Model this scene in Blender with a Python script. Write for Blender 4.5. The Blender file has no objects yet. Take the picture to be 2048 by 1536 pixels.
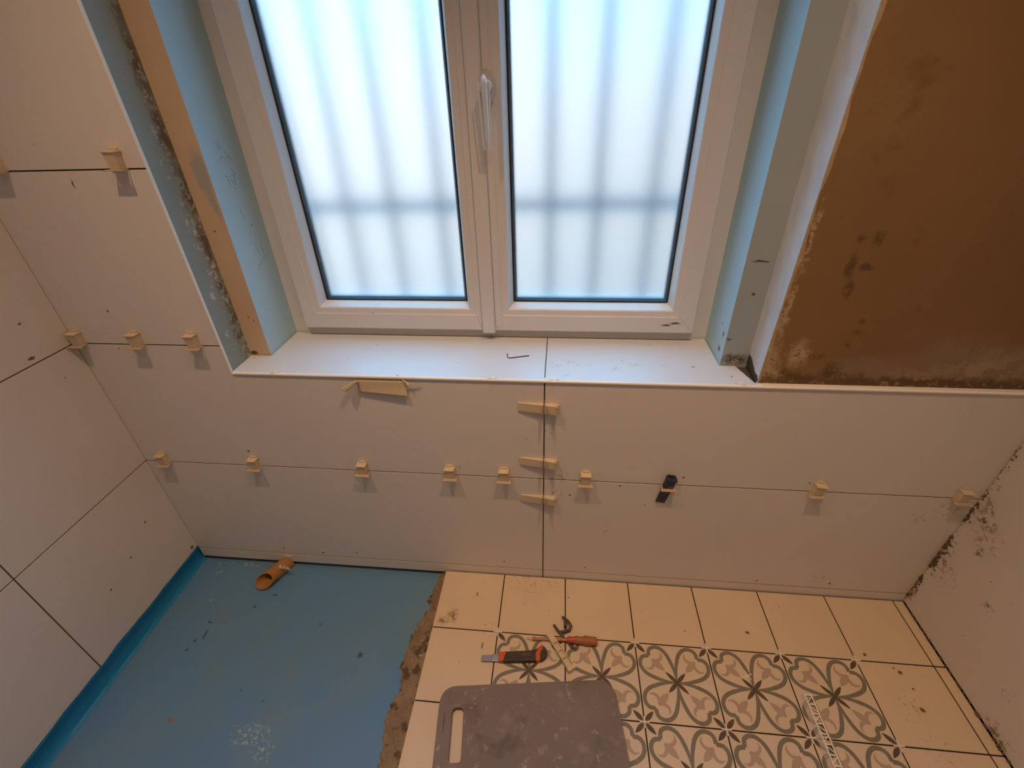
import bpy, bmesh, math, random
from mathutils import Vector, Matrix
S = bpy.context.scene
COL = S.collection
rnd = random.Random(7)
PI = math.pi

# ------------------------------------------------------------------ camera
pit, yaw, rol = -0.571, 0.1158, 0.0358
Rz = Matrix.Rotation(yaw, 3, 'Z'); Rx = Matrix.Rotation(pit, 3, 'X')
Ry = Matrix(((math.cos(rol), 0, math.sin(rol)), (0, 1, 0), (-math.sin(rol), 0, math.cos(rol))))
R = Rz @ Rx @ Ry
right, fwd, up = R.col[0], R.col[1], R.col[2]
cam_d = bpy.data.cameras.new('camera'); cam = bpy.data.objects.new('camera', cam_d); COL.objects.link(cam)
M = Matrix.Identity(4)
for i in range(3):
    M[i][0] = right[i]; M[i][1] = up[i]; M[i][2] = -fwd[i]
M[0][3], M[1][3], M[2][3] = 0.3571, -0.9503, 1.3684
cam.matrix_world = M
cam_d.sensor_width = 36; cam_d.lens = 929.8 / 2048 * 36; cam_d.clip_start = 0.02
S.camera = cam

# ------------------------------------------------------------------ view, world, lamps
S.view_settings.view_transform = 'Standard'; S.view_settings.look = 'None'
S.view_settings.gamma = 1; S.view_settings.use_curve_mapping = False
S.view_settings.exposure = 0.0
W = bpy.data.worlds.new('world'); S.world = W; W.use_nodes = True
wt = W.node_tree; wt.nodes.clear()
wo = wt.nodes.new('ShaderNodeOutputWorld'); wb = wt.nodes.new('ShaderNodeBackground')
wc = wt.nodes.new('ShaderNodeTexCoord'); ws = wt.nodes.new('ShaderNodeSeparateXYZ')
wm = wt.nodes.new('ShaderNodeMath'); wm.operation = 'MULTIPLY_ADD'; wm.inputs[1].default_value = 0.5; wm.inputs[2].default_value = 0.5
wm2 = wt.nodes.new('ShaderNodeMath'); wm2.operation = 'MULTIPLY_ADD'; wm2.inputs[1].default_value = -0.55; wm2.inputs[2].default_value = 1.0
wr = wt.nodes.new('ShaderNodeValToRGB'); cr = wr.color_ramp
cr.elements[0].position = 0.0; cr.elements[0].color = (.40, .50, .60, 1)
cr.elements[1].position = 1.0; cr.elements[1].color = (.7, 5.6, 10.0, 1)
for p_, c_ in ((.33, (.48, .58, .66, 1)), (.53, (.93, .80, .68, 1)), (.68, (.42, 1.6, 2.9, 1))):
    e_ = cr.elements.new(p_); e_.color = c_
wv = wt.nodes.new('ShaderNodeVectorMath'); wv.operation = 'SCALE'
wt.links.new(wc.outputs['Generated'], ws.inputs[0]); wt.links.new(ws.outputs['Z'], wm.inputs[0]); wt.links.new(wm.outputs[0], wr.inputs[0])
wt.links.new(ws.outputs['X'], wm2.inputs[0]); wt.links.new(wr.outputs[0], wv.inputs[0]); wt.links.new(wm2.outputs[0], wv.inputs['Scale'])
wt.links.new(wv.outputs[0], wb.inputs[0]); wt.links.new(wb.outputs[0], wo.inputs[0])
wb.inputs[1].default_value = 1.35

def lamp(name, loc, power, col, rad, cone, blend):
    d = bpy.data.lights.new(name, 'SPOT'); d.energy = power; d.color = col; d.shadow_soft_size = rad
    d.spot_size = math.radians(cone); d.spot_blend = blend
    o = bpy.data.objects.new(name, d); o.location = loc; COL.objects.link(o)     # recessed downlights, pointing straight down
WARM = (1.0, 0.625, 0.365)
lamp('ceiling_downlight', (-0.25, -0.60, 2.40), 43, WARM, 0.020, 100, 1.0)
lamp('ceiling_downlight', (0.60, -0.60, 2.40), 53, WARM, 0.020, 100, 1.0)
ad = bpy.data.lights.new('fill_light', 'AREA'); ad.shape = 'DISK'; ad.size = 0.12; ad.energy = 2.2; ad.color = WARM     # added warm fill light just behind the camera, not a known fixture
ao = bpy.data.objects.new('fill_light', ad); ao.location = (0.35, -1.05, 2.39); COL.objects.link(ao)

# ------------------------------------------------------------------ material builder
def C4(c): return (c[0], c[1], c[2], 1)
class NT:
    def __init__(s, name):
        s.m = bpy.data.materials.new(name); s.m.use_nodes = True; s.t = s.m.node_tree; s.t.nodes.clear()
        s.out = s.t.nodes.new('ShaderNodeOutputMaterial'); s.b = s.t.nodes.new('ShaderNodeBsdfPrincipled')
        s.t.links.new(s.b.outputs[0], s.out.inputs[0])
    def n(s, t, **k):
        a = s.t.nodes.new(t)
        for q, v in k.items(): setattr(a, q, v)
        return a
    def L(s, a, b): s.t.links.new(a, b)
    def math(s, op, a, b=None, clamp=False):
        x = s.n('ShaderNodeMath', operation=op, use_clamp=clamp)
        for i, v in enumerate((a, b)):
            if v is None: continue
            if isinstance(v, (int, float)): x.inputs[i].default_value = v
            else: s.L(v, x.inputs[i])
        return x.outputs[0]
    def mix(s, f, a, b):
        x = s.n('ShaderNodeMix', data_type='RGBA')
        for i, v in ((0, f), (6, a), (7, b)):
            if isinstance(v, (int, float)): x.inputs[i].default_value = v
            elif isinstance(v, tuple): x.inputs[i].default_value = C4(v)
            else: s.L(v, x.inputs[i])
        return x.outputs[2]
    def noise(s, v, scale, det=4, rough=.55):
        x = s.n('ShaderNodeTexNoise'); x.inputs['Scale'].default_value = scale; x.inputs['Detail'].default_value = det
        x.inputs['Roughness'].default_value = rough; s.L(v, x.inputs['Vector']); return x

def mat(name, col, rough=.5, var=None, bump=None, blobs=(), spots=(), metal=0, spec=.5, world=False, trans=0, alpha=None, stretch=None, coat=0, sss=0):
    """blobs: (colour, [(x,y,z,r[,sx,sy,sz])], distort, noise_scale, soft, patch_threshold or None); spots: (colour, scale, threshold, soft)"""
    s = NT(name)
    if world: v = s.n('ShaderNodeNewGeometry').outputs['Position']
    else: v = s.n('ShaderNodeTexCoord').outputs['Object']
    v0 = v
    if stretch:
        mp = s.n('ShaderNodeMapping'); mp.inputs['Scale'].default_value = stretch; s.L(v, mp.inputs['Vector']); v = mp.outputs[0]
    c = col
    if var:
        nz = s.noise(v, var[0], 5)
        rr = s.n('ShaderNodeMapRange'); rr.inputs[1].default_value = .3; rr.inputs[2].default_value = .7; s.L(nz.outputs[0], rr.inputs[0])
        c = s.mix(rr.outputs[0], col, var[1])
    for (bc, sc, th, sf) in spots:
        nz = s.noise(v, sc, 3)
        f = s.math('DIVIDE', s.math('SUBTRACT', nz.outputs[0], th), sf, True)
        c = s.mix(f, c, bc)
    for (bc, bl, dist, nsc, soft, patch) in blobs:
        nz = s.noise(v0, nsc, 4, .65)
        d1 = s.n('ShaderNodeVectorMath', operation='SUBTRACT'); s.L(nz.outputs['Color'], d1.inputs[0]); d1.inputs[1].default_value = (.5, .5, .5)
        d2 = s.n('ShaderNodeVectorMath', operation='SCALE'); s.L(d1.outputs[0], d2.inputs[0]); d2.inputs['Scale'].default_value = dist
        d3 = s.n('ShaderNodeVectorMath', operation='ADD'); s.L(v0, d3.inputs[0]); s.L(d2.outputs[0], d3.inputs[1])
        acc = None
        for b in bl:
            sub = s.n('ShaderNodeVectorMath', operation='SUBTRACT'); s.L(d3.outputs[0], sub.inputs[0]); sub.inputs[1].default_value = b[:3]
            o = sub.outputs[0]
            if len(b) > 4:
                mu = s.n('ShaderNodeVectorMath', operation='MULTIPLY'); s.L(o, mu.inputs[0]); mu.inputs[1].default_value = b[4:7]; o = mu.outputs[0]
            ln = s.n('ShaderNodeVectorMath', operation='LENGTH'); s.L(o, ln.inputs[0])
            f = s.math('DIVIDE', s.math('SUBTRACT', b[3], ln.outputs['Value']), b[3] * soft, True)
            acc = f if acc is None else s.math('MAXIMUM', acc, f)
        if patch is not None:
            n2 = s.noise(v0, nsc * 1.3, 5, .7)
            acc = s.math('MULTIPLY', acc, s.math('DIVIDE', s.math('SUBTRACT', n2.outputs[0], patch), .05, True))
        c = s.mix(acc, c, bc)
    if isinstance(c, tuple): s.b.inputs['Base Color'].default_value = C4(c)
    else: s.L(c, s.b.inputs['Base Color'])
    s.b.inputs['Roughness'].default_value = rough; s.b.inputs['Metallic'].default_value = metal
    s.b.inputs['Specular IOR Level'].default_value = spec
    s.b.inputs['Transmission Weight'].default_value = trans
    s.b.inputs['Coat Weight'].default_value = coat
    if alpha is not None: s.b.inputs['Alpha'].default_value = alpha
    if bump:
        nz = s.noise(v, bump[0], 6, .6); bn = s.n('ShaderNodeBump'); bn.inputs['Strength'].default_value = bump[1]; bn.inputs['Distance'].default_value = bump[2]
        s.L(nz.outputs[0], bn.inputs['Height']); s.L(bn.outputs[0], s.b.inputs['Normal'])
    return s.m

DIRT = (.10, .065, .04)
tile_blobs = [(-.662, 0, 1.222, .0035, 1.3, 1, .3), (-.741, 0, .934, .004), (-.766, 0, .83, .003), (-.531, 0, .497, .005), (.537, 0, .428, .004),
    (.613, 0, .358, .003), (.401, 0, .383, .004), (-.704, 0, 1.298, .0015), (-.56, 0, .06, .004), (-.42, 0, .05, .005), (-.3, 0, .06, .004), (.2, 0, .066, .004),
    (.09, 0, .47, .003), (.7, 0, .47, .004), (1.02, 0, .47, .003), (.28, 0, .58, .002), (-.03, 0, .53, .002), (.99, 0, .05, .004), (1.2, 0, .06, .005), (.46, 0, .06, .004)]
M_walltile = mat('matt white wall tile', (.74, .70, .665), .42, var=(2.2, (.70, .665, .635)), bump=(300, .05, .0004), world=True,
    blobs=[(DIRT, tile_blobs, .008, 160, .5, None),
           ((.48, .40, .32), [(.512, 0, .255, .03, 2.2, 1, .55), (-.9, 0, .8, .03), (.36, 0, .39, .03), (.37, 0, .46, .03), (.34, 0, .63, .02, 1, 1, .4), (1.385, 0, .40, .045), (1.33, 0, .36, .025), (1.17, 0, .08, .03)], .05, 60, .7, .53)])
M_lefttile = mat('matt white side wall tile', (.72, .69, .67), .42, var=(2.2, (.68, .65, .63)), bump=(300, .05, .0004), world=True,
    blobs=[(DIRT, [(-.883, -.088, .939, .0035, 1, .6, 1), (-.883, -.108, .859, .006, 1, .55, 1.4), (-.883, -.067, .78, .003), (-.883, -.101, .281, .004), (-.883, -.276, .202, .004), (-.883, -.188, .229, .004), (-.883, -.02, .06, .008)], .012, 120, .5, None)])
M_righttile = mat('white tile with mortar smears', (.70, .655, .60), .45, var=(2.5, (.66, .61, .56)), bump=(300, .05, .0004), world=True,
    blobs=[((.20, .135, .085), [(1.44, -.035, .44, .022), (1.44, -.045, .405, .034, 1, .7, 1.2), (1.44, -.062, .35, .016, 1, 1, 1), (1.44, -.078, .335, .016, 1, 1, .7), (1.44, -.01, .27, .03), (1.44, -.03, .226, .022, 1, .8, 1.4), (1.44, -.02, .17, .02, 1, 2, .5), (1.44, 0, .05, .03, 1, 1, .6), (1.44, -.012, .5, .012), (1.44, -.01, .55, .01), (1.44, -.36, .015, .03, 1, .6, 1)], .05, 45, .7, .49),
           ((.42, .33, .26), [(1.44, -.07, .37, .06), (1.44, -.04, .2, .05), (1.44, -.17, .24, .02), (1.44, -.175, .111, .015), (1.44, -.32, .12, .025)], .05, 60, .9, .52),
           (DIRT, [(1.44, -.30, .13, .004), (1.44, -.29, .107, .003), (1.44, -.2, .3, .003), (1.44, -.165, .245, .006, 1, .5, 1), (1.44, -.155, .235, .003), (1.44, -.24, .22, .002), (1.44, -.14, .30, .003), (1.44, -.185, .11, .004, 1, .6, 1)], .01, 100, .5, None)])
M_grout = mat('dark open joint', (.028, .02, .014), .95)
M_tileedge = mat('white porcelain tile edge', (.88, .87, .85), .4)
M_plaster = mat('brown clay plaster', (.275, .160, .066), .85, var=(3.5, (.235, .132, .052)), bump=(45, .25, .003), world=True,
    spots=[((.20, .09, .03), 9, .62, .12)],
    blobs=[((.285, .195, .12), [(1.30, .012, .80, .17, .55, 1, 1.9), (1.08, .012, .80, .11, .6, 1, 2.3), (1.25, .012, .84, .13, .7, 1, 2.2)], .09, 14, .6, .38),
           ((.38, .28, .185), [(1.28, .012, .825, .09, .6, 1, 1.6), (1.16, .012, .79, .06, .6, 1, 1.8)], .08, 16, .9, .44),
           ((.50, .35, .21), [(.832, .012, .80, .05, 1.6, 1, .5), (.85, .012, .79, .03), (.89, .012, .845, .04, 1.3, 1, .9), (.835, .012, .95, .02, 2, 1, .2), (.84, .012, 1.1, .014, 2.5, 1, .15)], .04, 55, .7, .40),
           ((.125, .075, .035), [(.93, .012, 1.045, .018, 1.3, 1, .5), (.941, .012, 1.0, .02, 1.5, 1, .8), (.929, .012, 1.10, .012), (.961, .012, 1.098, .012, 1, 1, .6), (.957, .012, 1.043, .015, .8, 1, 1.6), (.993, .012, .93, .008), (.992, .012, .90, .008), (.985, .012, .87, .008), (.9, .012, .785, .035, .7, 1, 2), (.97, .012, .80, .03), (1.0, .012, .795, .012), (1.15, .012, .775, .2, .25, 1, 8), (.87, .012, .80, .014), (1.04, .012, .79, .010), (.93, .012, .84, .012, .6, 1, 2)], .03, 50, .7, .40)])
M_whiteplaster = mat('white skim plaster', (.73, .76, .79), .75, var=(18, (.67, .69, .71)), bump=(60, .25, .002), world=True)
M_greyboard = mat('grey green plasterboard', (.37, .43, .43), .8, var=(4, (.35, .41, .41)), world=True,
    blobs=[((.10, .07, .045), [(.79, .09, .785, .028, .6, 1, 1.5), (.775, .09, .79, .016), (.765, .09, .84, .006, .5, 1, 1.4)], .02, 110, .7, .42), (DIRT, [(.79, .09, 1.03, .012, .5, 1, 4), (.792, .09, .955, .005)], .01, 90, .5, None)])
M_tanboard = mat('tan skimmed board face', (.66, .49, .33), .8, var=(6, (.61, .45, .30)), world=True,
    blobs=[((.40, .40, .36), [(-.435, .09, 1.22, .035, 1.6, 1, .5), (-.43, .09, 1.16, .02, 1.6, 1, .5)], .03, 30, .5, None), (DIRT, [(-.45, .09, .88, .003), (-.438, .09, .87, .003), (-.455, .09, 1.1, .003), (-.47, .09, .775, .008, .6, 1, 1)], .008, 120, .5, None)])
M_bluereveal = mat('pale blue green reveal board', (.51, .73, .82), .75, var=(8, (.48, .70, .79)), world=True,
    blobs=[(DIRT, [(-.423, .20, .83, .002), (-.423, .215, .81, .002), (.757, .12, .80, .010), (.757, .14, .86, .004), (.757, .115, .84, .005, 1, 1, .5)], .01, 120, .6, .4)])
M_pencil = mat('pencil mark', (.26, .33, .37), .8)
M_greenwall = mat('green plasterboard with plaster streaks', (.31, .36, .325), .75, var=(7, (.28, .325, .295)), world=True,
    blobs=[((.14, .11, .08), [(-.48, .078, z, .035, 1, 1.5, .35) for z in (1.55, 1.43, 1.31, 1.19, 1.07, .96, .86)], .05, 30, .8, .44),
           ((.66, .62, .56), [(-.48, .076, 1.37, .03, 1, 2.4, .4), (-.48, .055, 1.30, .012, 1, 1.6, .5), (-.48, .05, 1.26, .03, 1, 1.0, .6), (-.48, .060, 1.21, .02, 1, 2, .5), (-.48, .078, 1.13, .05, 1, 3.5, .45), (-.48, .055, 1.12, .04, 1, 2.0, .5), (-.48, .07, 1.0, .06, 1, 2.4, .5), (-.48, .045, .97, .03, 1, 2, .6), (-.48, .078, .90, .045, 1, 2.6, .5), (-.48, .084, .81, .045, 1, 2.2, .5), (-.48, .04, .84, .03, 1, 1.4, .8)], .05, 62, .5, .545)])
M_mortar = mat('brown tile adhesive', (.22, .155, .10), .9, var=(22, (.33, .25, .165)), bump=(90, .8, .004), spots=[((.11, .075, .05), 26, .54, .10), ((.42, .35, .27), 30, .66, .06)])
M_darkmortar = mat('dark crumbling mortar', (.10, .085, .07), .95, var=(60, (.05, .045, .04)), bump=(120, .9, .004))
M_membrane = mat('blue waterproofing membrane', (.10, .255, .49), .5, var=(3.5, (.14, .265, .40)), bump=(30, .35, .006), world=True, spec=.35,
    spots=[((.15, .25, .33), 14, .60, .2)],
    blobs=[((.045, .095, .14), [(-.714, -.222, -.03, .010, .7, 2.6, 1), (-.704, -.261, -.03, .012, 2.4, .7, 1), (-.725, -.278, -.03, .006), (-.556, -.116, -.03, .008, .6, 1.6, 1), (-.6, -.16, -.03, .006), (-.417, -.354, -.03, .004), (-.3, -.2, -.03, .004), (-.73, -.31, -.03, .008), (-.2, -.28, -.03, .012), (-.36, -.2, -.03, .006), (-.42, -.42, -.03, .005), (-.5, -.4, -.03, .005)], .02, 60, .6, None),
           ((.36, .45, .48), [(-.822, -.02, -.03, .010), (-.78, -.01, -.03, .012, .5, 1.5, 1), (-.70, -.008, -.03, .02, .4, 2, 1), (-.615, -.03, -.03, .007), (-.41, -.50, -.03, .05, .8, 1.4, 1), (-.44, -.50, -.03, .03), (-.36, -.53, -.03, .03), (-.80, -.05, -.03, .015), (-.76, -.15, -.03, .006)], .05, 75, .7, .52),
           ((.30, .13, .05), [(-.648, -.486, -.03, .008)], .01, 60, .6, None)])
M_band = mat('deep blue membrane upstand', (.016, .23, .50), .5, var=(9, (.020, .25, .52)), bump=(60, .2, .003), world=True, spec=.3)
M_floorplain = mat('cream floor tile', (.70, .565, .40), .5, var=(5, (.66, .53, .38)), world=True, bump=(250, .04, .0004),
    blobs=[((.22, .14, .08), [(.03, -.175, 0, .016, .7, 1, 1), (.06, -.165, 0, .010), (.055, -.155, 0, .02, 1, .7, 1)], .03, 70, .9, .42),
           (DIRT, [(.93, -.14, 0, .005, .6, 1, 1), (1.232, -.179, 0, .006), (1.301, -.22, 0, .007), (1.29, -.21, 0, .004), (1.304, -.31, 0, .008, 1, 1, 1), (1.31, -.26, 0, .004), (.12, -.08, 0, .004, 1.6, .4, 1), (.16, -.24, 0, .005, 1.6, .4, 1), (.41, -.07, 0, .003), (.3, -.06, 0, .002), (.63, -.1, 0, .002), (.75, -.15, 0, .003), (.1, -.29, 0, .002), (1.05, -.05, 0, .002), (.27, -.1, 0, .002), (.35, -.12, 0, .002)], .008, 110, .6, None),
           ((.42, .29, .17), [(.3, -.02, 0, .09, .6, 1.6, 1), (.22, -.01, 0, .05), (1.28, -.3, 0, .05), (1.3, -.4, 0, .05), (.17, -.19, 0, .03)], .06, 60, .9, .56)])
M_floorpat = mat('warm white patterned tile ground', (.70, .575, .435), .5, var=(6, (.66, .54, .41)), world=True)
M_patgrey = mat('grey green tile print', (.185, .170, .130), .5, var=(60, (.22, .20, .155)), world=True)
M_patdark = mat('dark leaf tile print', (.085, .058, .042), .5, var=(70, (.12, .085, .06)), world=True)
M_patrose = mat('taupe fleur tile print', (.45, .335, .255), .5, world=True)
M_pvc = mat('white window plastic', (.74, .725, .70), .32, var=(3, (.71, .695, .675)), world=True,
    blobs=[((.09, .06, .045), [(-.162, .21, .842, .0045), (-.355, .21, .835, .003), (.332, .21, .826, .005, 1, 1, .6), (.445, .21, .813, .005, 1, 1, .5), (.64, .21, .820, .012, .6, 1, 3), (.662, .21, .826, .012, .6, 1, 2.5), (.43, .21, .787, .008, .7, 1, 2), (.36, .21, .79, .004), (.131, .21, 1.479, .004), (.16, .21, 1.18, .003), (.225, .21, 1.25, .002)], .006, 140, .5, None)])
M_gasket = mat('black glazing gasket', (.012, .014, .02), .6)
M_spacer = mat('glazing spacer bar', (.10, .13, .16), .4, metal=.3)
M_alu = mat('satin aluminium', (.84, .85, .87), .30, metal=.35, bump=(400, .03, .0003))
M_wedge = mat('cream plastic', (.67, .55, .39), .5, var=(40, (.62, .505, .36)), spots=[((.36, .26, .17), 55, .66, .06)])
M_clip = mat('beige clip plastic', (.52, .41, .29), .5)
M_brownclip = mat('dark brown clip plastic', (.13, .095, .065), .8, var=(90, (.22, .16, .10)))  # mottled brown, darker than the other clips, for those across the vertical joint
M_white_plastic = mat('white plastic', (.86, .82, .76), .4)
M_bluewedge = mat('dark navy plastic', (.022, .026, .075), .45, spots=[((.30, .22, .16), 30, .60, .08)])
M_tape = mat('masking tape', (.62, .50, .34), .7, var=(120, (.58, .47, .32)))
M_pipe = mat('orange brown drain pipe plastic', (.43, .215, .075), .45, var=(12, (.37, .18, .06)))
M_clear = mat('clear plastic film', (.85, .85, .85), .2, alpha=.35)
M_rubber = mat('grey brown rubber board', (.185, .155, .145), .72, bump=(160, .3, .001), var=(9, (.225, .185, .17)),
    spots=[((.135, .11, .10), 13, .57, .16), ((.33, .27, .22), 19, .60, .16), ((.38, .31, .26), 45, .62, .10), ((.60, .55, .48), 160, .75, .02)])
M_black = mat('dusty black rubber grip', (.040, .028, .023), .55, var=(60, (.060, .045, .036)))
M_orange = mat('orange rubber', (.62, .115, .03), .5, var=(40, (.52, .10, .03)))
M_red = mat('red insulated handle', (.52, .06, .03), .45, var=(60, (.42, .09, .05)))
M_oldorange = mat('worn orange grip', (.42, .13, .045), .55, var=(50, (.30, .14, .06)))
M_shaft = mat('red shaft sleeve', (.50, .17, .10), .45, var=(80, (.45, .22, .15)))
M_steel = mat('bare steel', (.42, .39, .36), .3, metal=1)
M_dirtysteel = mat('dirty steel blade', (.34, .31, .33), .38, metal=.7)
M_darkplastic = mat('dark grey plastic', (.075, .060, .045), .5)
M_trim = mat('white pvc bead', (.86, .80, .75), .35)
M_bar = mat('painted steel bar', (.07, .10, .13), .6)
M_ceiling = mat('ceiling plasterboard', (.80, .77, .72), .9)
M_backwall = mat('pale plaster behind', (.72, .66, .58), .9)

# ------------------------------------------------------------------ geometry helpers
class MB:
    def __init__(s): s.bm = bmesh.new()
    def face(s, pts, mi=0):
        vs = [s.bm.verts.new(p) for p in pts]
        f = s.bm.faces.new(vs); f.material_index = mi; return f
    def hexa(s, a, b, mi=0):
        """a: 4 corners of one end, b: 4 matching corners of the other"""
        va = [s.bm.verts.new(p) for p in a]; vb = [s.bm.verts.new(p) for p in b]
        for vs in (va[::-1], vb, *[(va[i], va[(i + 1) % 4], vb[(i + 1) % 4], vb[i]) for i in range(4)]):
            s.bm.faces.new(vs).material_index = mi
    def box(s, x0, x1, y0, y1, z0, z1, mi=0):
        s.hexa([(x0, y0, z0), (x1, y0, z0), (x1, y1, z0), (x0, y1, z0)], [(x0, y0, z1), (x1, y0, z1), (x1, y1, z1), (x0, y1, z1)], mi)
    def prism(s, poly, axis, a, b, mi=0, topmi=None):
        """poly in the two axes other than `axis`, in xyz order"""
        def P(p, h):
            if axis == 'z': return (p[0], p[1], h)
            if axis == 'y': return (p[0], h, p[1])
            return (h, p[0], p[1])
        va = [s.bm.verts.new(P(p, a)) for p in poly]; vb = [s.bm.verts.new(P(p, b)) for p in poly]
        f1 = s.bm.faces.new(va[::-1]); f2 = s.bm.faces.new(vb); f1.material_index = mi; f2.material_index = mi if topmi is None else topmi
        n = len(poly)
        for i in range(n):
            s.bm.faces.new((va[i], va[(i + 1) % n], vb[(i + 1) % n], vb[i])).material_index = mi
    def ring(s, outer, inner, axis, a, b, mi=0):
        """closed frame between two polygons with the same number of points"""
        def P(p, h):
            if axis == 'z': return (p[0], p[1], h)
            if axis == 'y': return (p[0], h, p[1])
            return (h, p[0], p[1])
        n = len(outer)
        vo = [[s.bm.verts.new(P(p, h)) for p in outer] for h in (a, b)]; vi = [[s.bm.verts.new(P(p, h)) for p in inner] for h in (a, b)]
        for i in range(n):
            j = (i + 1) % n
            for q in ((vo[0][i], vo[0][j], vi[0][j], vi[0][i]), (vo[1][i], vi[1][i], vi[1][j], vo[1][j]), (vo[0][i], vo[1][i], vo[1][j], vo[0][j]), (vi[0][i], vi[0][j], vi[1][j], vi[1][i])):
                s.bm.faces.new(q).material_index = mi
    def tube(s, pts, rad, n=10, mi=0, flat=1.0, cap=True):
        pts = [Vector(p) for p in pts]; rings = []
        up0 = None
        for i, p in enumerate(pts):
            t = (pts[min(i + 1, len(pts) - 1)] - pts[max(i - 1, 0)]).normalized()
            if up0 is None:
                up0 = Vector((0, 0, 1)) if abs(t.z) < .9 else Vector((1, 0, 0))
            u = t.cross(up0).normalized(); w = u.cross(t).normalized(); up0 = w
            r = rad[i] if isinstance(rad, (list, tuple)) else rad
            rings.append([s.bm.verts.new(p + u * math.cos(2 * PI * k / n) * r + w * math.sin(2 * PI * k / n) * r * flat) for k in range(n)])
        for a, b in zip(rings, rings[1:]):
            for k in range(n): s.bm.faces.new((a[k], a[(k + 1) % n], b[(k + 1) % n], b[k])).material_index = mi
        if cap:
            s.bm.faces.new(rings[0][::-1]).material_index = mi; s.bm.faces.new(rings[-1]).material_index = mi
    def build(s, name, mats, parent=None, smooth=False, bevel=0, seg=2, tri=False):
        bmesh.ops.recalc_face_normals(s.bm, faces=s.bm.faces)
        me = bpy.data.meshes.new(name); s.bm.to_mesh(me); s.bm.free()
        for m in (mats if isinstance(mats, (list, tuple)) else [mats]): me.materials.append(m)
        o = bpy.data.objects.new(name, me); COL.objects.link(o)
        if parent: o.parent = parent
        if smooth:
            for p in me.polygons: p.use_smooth = True
            md = o.modifiers.new('edges', 'EDGE_SPLIT'); md.split_angle = math.radians(40)
        if bevel:
            md = o.modifiers.new('bevel', 'BEVEL'); md.width = bevel; md.segments = seg; md.limit_method = 'ANGLE'; md.angle_limit = math.radians(35)
        return o

def tag(o, label=None, cat=None, group=None, kind=None):
    if label: o['label'] = label
    if cat: o['category'] = cat
    if group: o['group'] = group
    if kind: o['kind'] = kind
    return o
def empty(name, loc=(0, 0, 0), rot=(0, 0, 0)):
    o = bpy.data.objects.new(name, None); o.empty_display_size = .02; COL.objects.link(o); o.location = loc; o.rotation_euler = rot
    return o
def dup(root, loc, rot=None):
    r = root.copy(); COL.objects.link(r); r.location = loc
    if rot is not None: r.rotation_euler = rot
    for k in ('label', 'category', 'group'):
        if k in r.keys(): del r[k]
    for ch in list(root.children):
        c = ch.copy(); COL.objects.link(c); c.parent = r
        for g in list(ch.children):
            d = g.copy(); COL.objects.link(d); d.parent = c
    return r

# ------------------------------------------------------------------ room dimensions (metres; x right, y towards the window, z up; wall tile face y=0)
XL, XR = -.883, 1.431
ZS = .768            # sill / top of the tiled dado
XG = .326            # open vertical joint under the window
L0, L1 = -.4805, -.423   # left recess: outer face, inner face
R0, R1 = .8205, .757     # right recess
YST, YFR = .0903, .235   # step of the recess, window frame
ZT = 2.02            # top of recess
ZC = 2.42
ZF = -.03            # blue floor
YB = -2.0            # wall behind the camera
GAP = .0031

def stile(mb, p, q, s0, s1, axis, face, depth, mi=0):
    pass

# back wall masonry with the window opening
w = MB()
def slab(x0, x1, z0, z1, y0=.012, y1=.36): w.box(x0, x1, y0, y1, z0, z1)
slab(-1.1, L0 - .002, ZF - .1, ZC)
slab(L0 - .002, R0 + .004, ZF - .1, ZS - .012)
slab(L0 - .002, R0 + .004, ZT, ZC)
# right part flares a little towards the top, like the photographed plaster edge
w.hexa([(R0 + .004, .012, ZF - .1), (1.75, .012, ZF - .1), (1.75, .36, ZF - .1), (R0 + .004, .36, ZF - .1)], [(R0 + .004, .012, ZS), (1.75, .012, ZS), (1.75, .36, ZS), (R0 + .004, .36, ZS)])
w.hexa([(R0 + .004, .012, ZS), (1.75, .012, ZS), (1.75, .36, ZS), (R0 + .004, .36, ZS)], [(R0 + .026, .012, ZC), (1.75, .012, ZC), (1.75, .36, ZC), (R0 + .026, .36, ZC)])
wall_back = tag(w.build('wall_back', M_plaster), kind='structure')

# wall tiles of the back wall: slabs with open joints
T = .0105
t = MB()
def tl(x0, x1, z0, z1): t.box(x0 + (GAP / 2 if x0 > -.8 else 0), x1 - GAP / 2, 0, T, z0 + GAP / 2, z1 - GAP / 2)
rows = [(-.011, .0335), (.0335, .4405), (.4405, ZS - .004)]
for z0, z1 in rows:
    tl(XL, XG, z0, z1); tl(XG, 1.46, z0, z1)
z3 = 1.2485
tg = MB()
# the left tiles above run up to the recess edge
t.bm.free(); t = MB()
for z0, z1 in rows[:2]:
    tl(XL, XG, z0, z1); tl(XG, 1.46, z0, z1)
tl(XG, 1.46, .4405, ZS - .0035)
# L-shaped tile around the recess corner
g = GAP / 2
t.prism([(XL, .4405 + g), (XG - g, .4405 + g), (XG - g, ZS - .0035), (L0 - .0005, ZS - .0035), (L0 - .0005, .8425 - g), (XL, .8425 - g)], 'y', 0, T)
tl(XL, L0, .8425, z3); tl(XL, L0 + .002, z3, 1.655); tl(XL, L0 + .003, 1.655, 2.06)
tl(XL, L0 + .003, 2.06, ZC)
t.build('wall_tiling', M_walltile, wall_back, bevel=.0006)
# thin lit tile edges beside the recess + dark joint bed behind the joints
j = MB()
j.box(XL - .01, 1.46, .0012, .0119, -.0105, ZS - .008)
j.box(XL - .01, L0 - .004, .0012, .0119, ZS - .008, ZC)
j.build('joint_bed', M_grout, wall_back)

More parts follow.
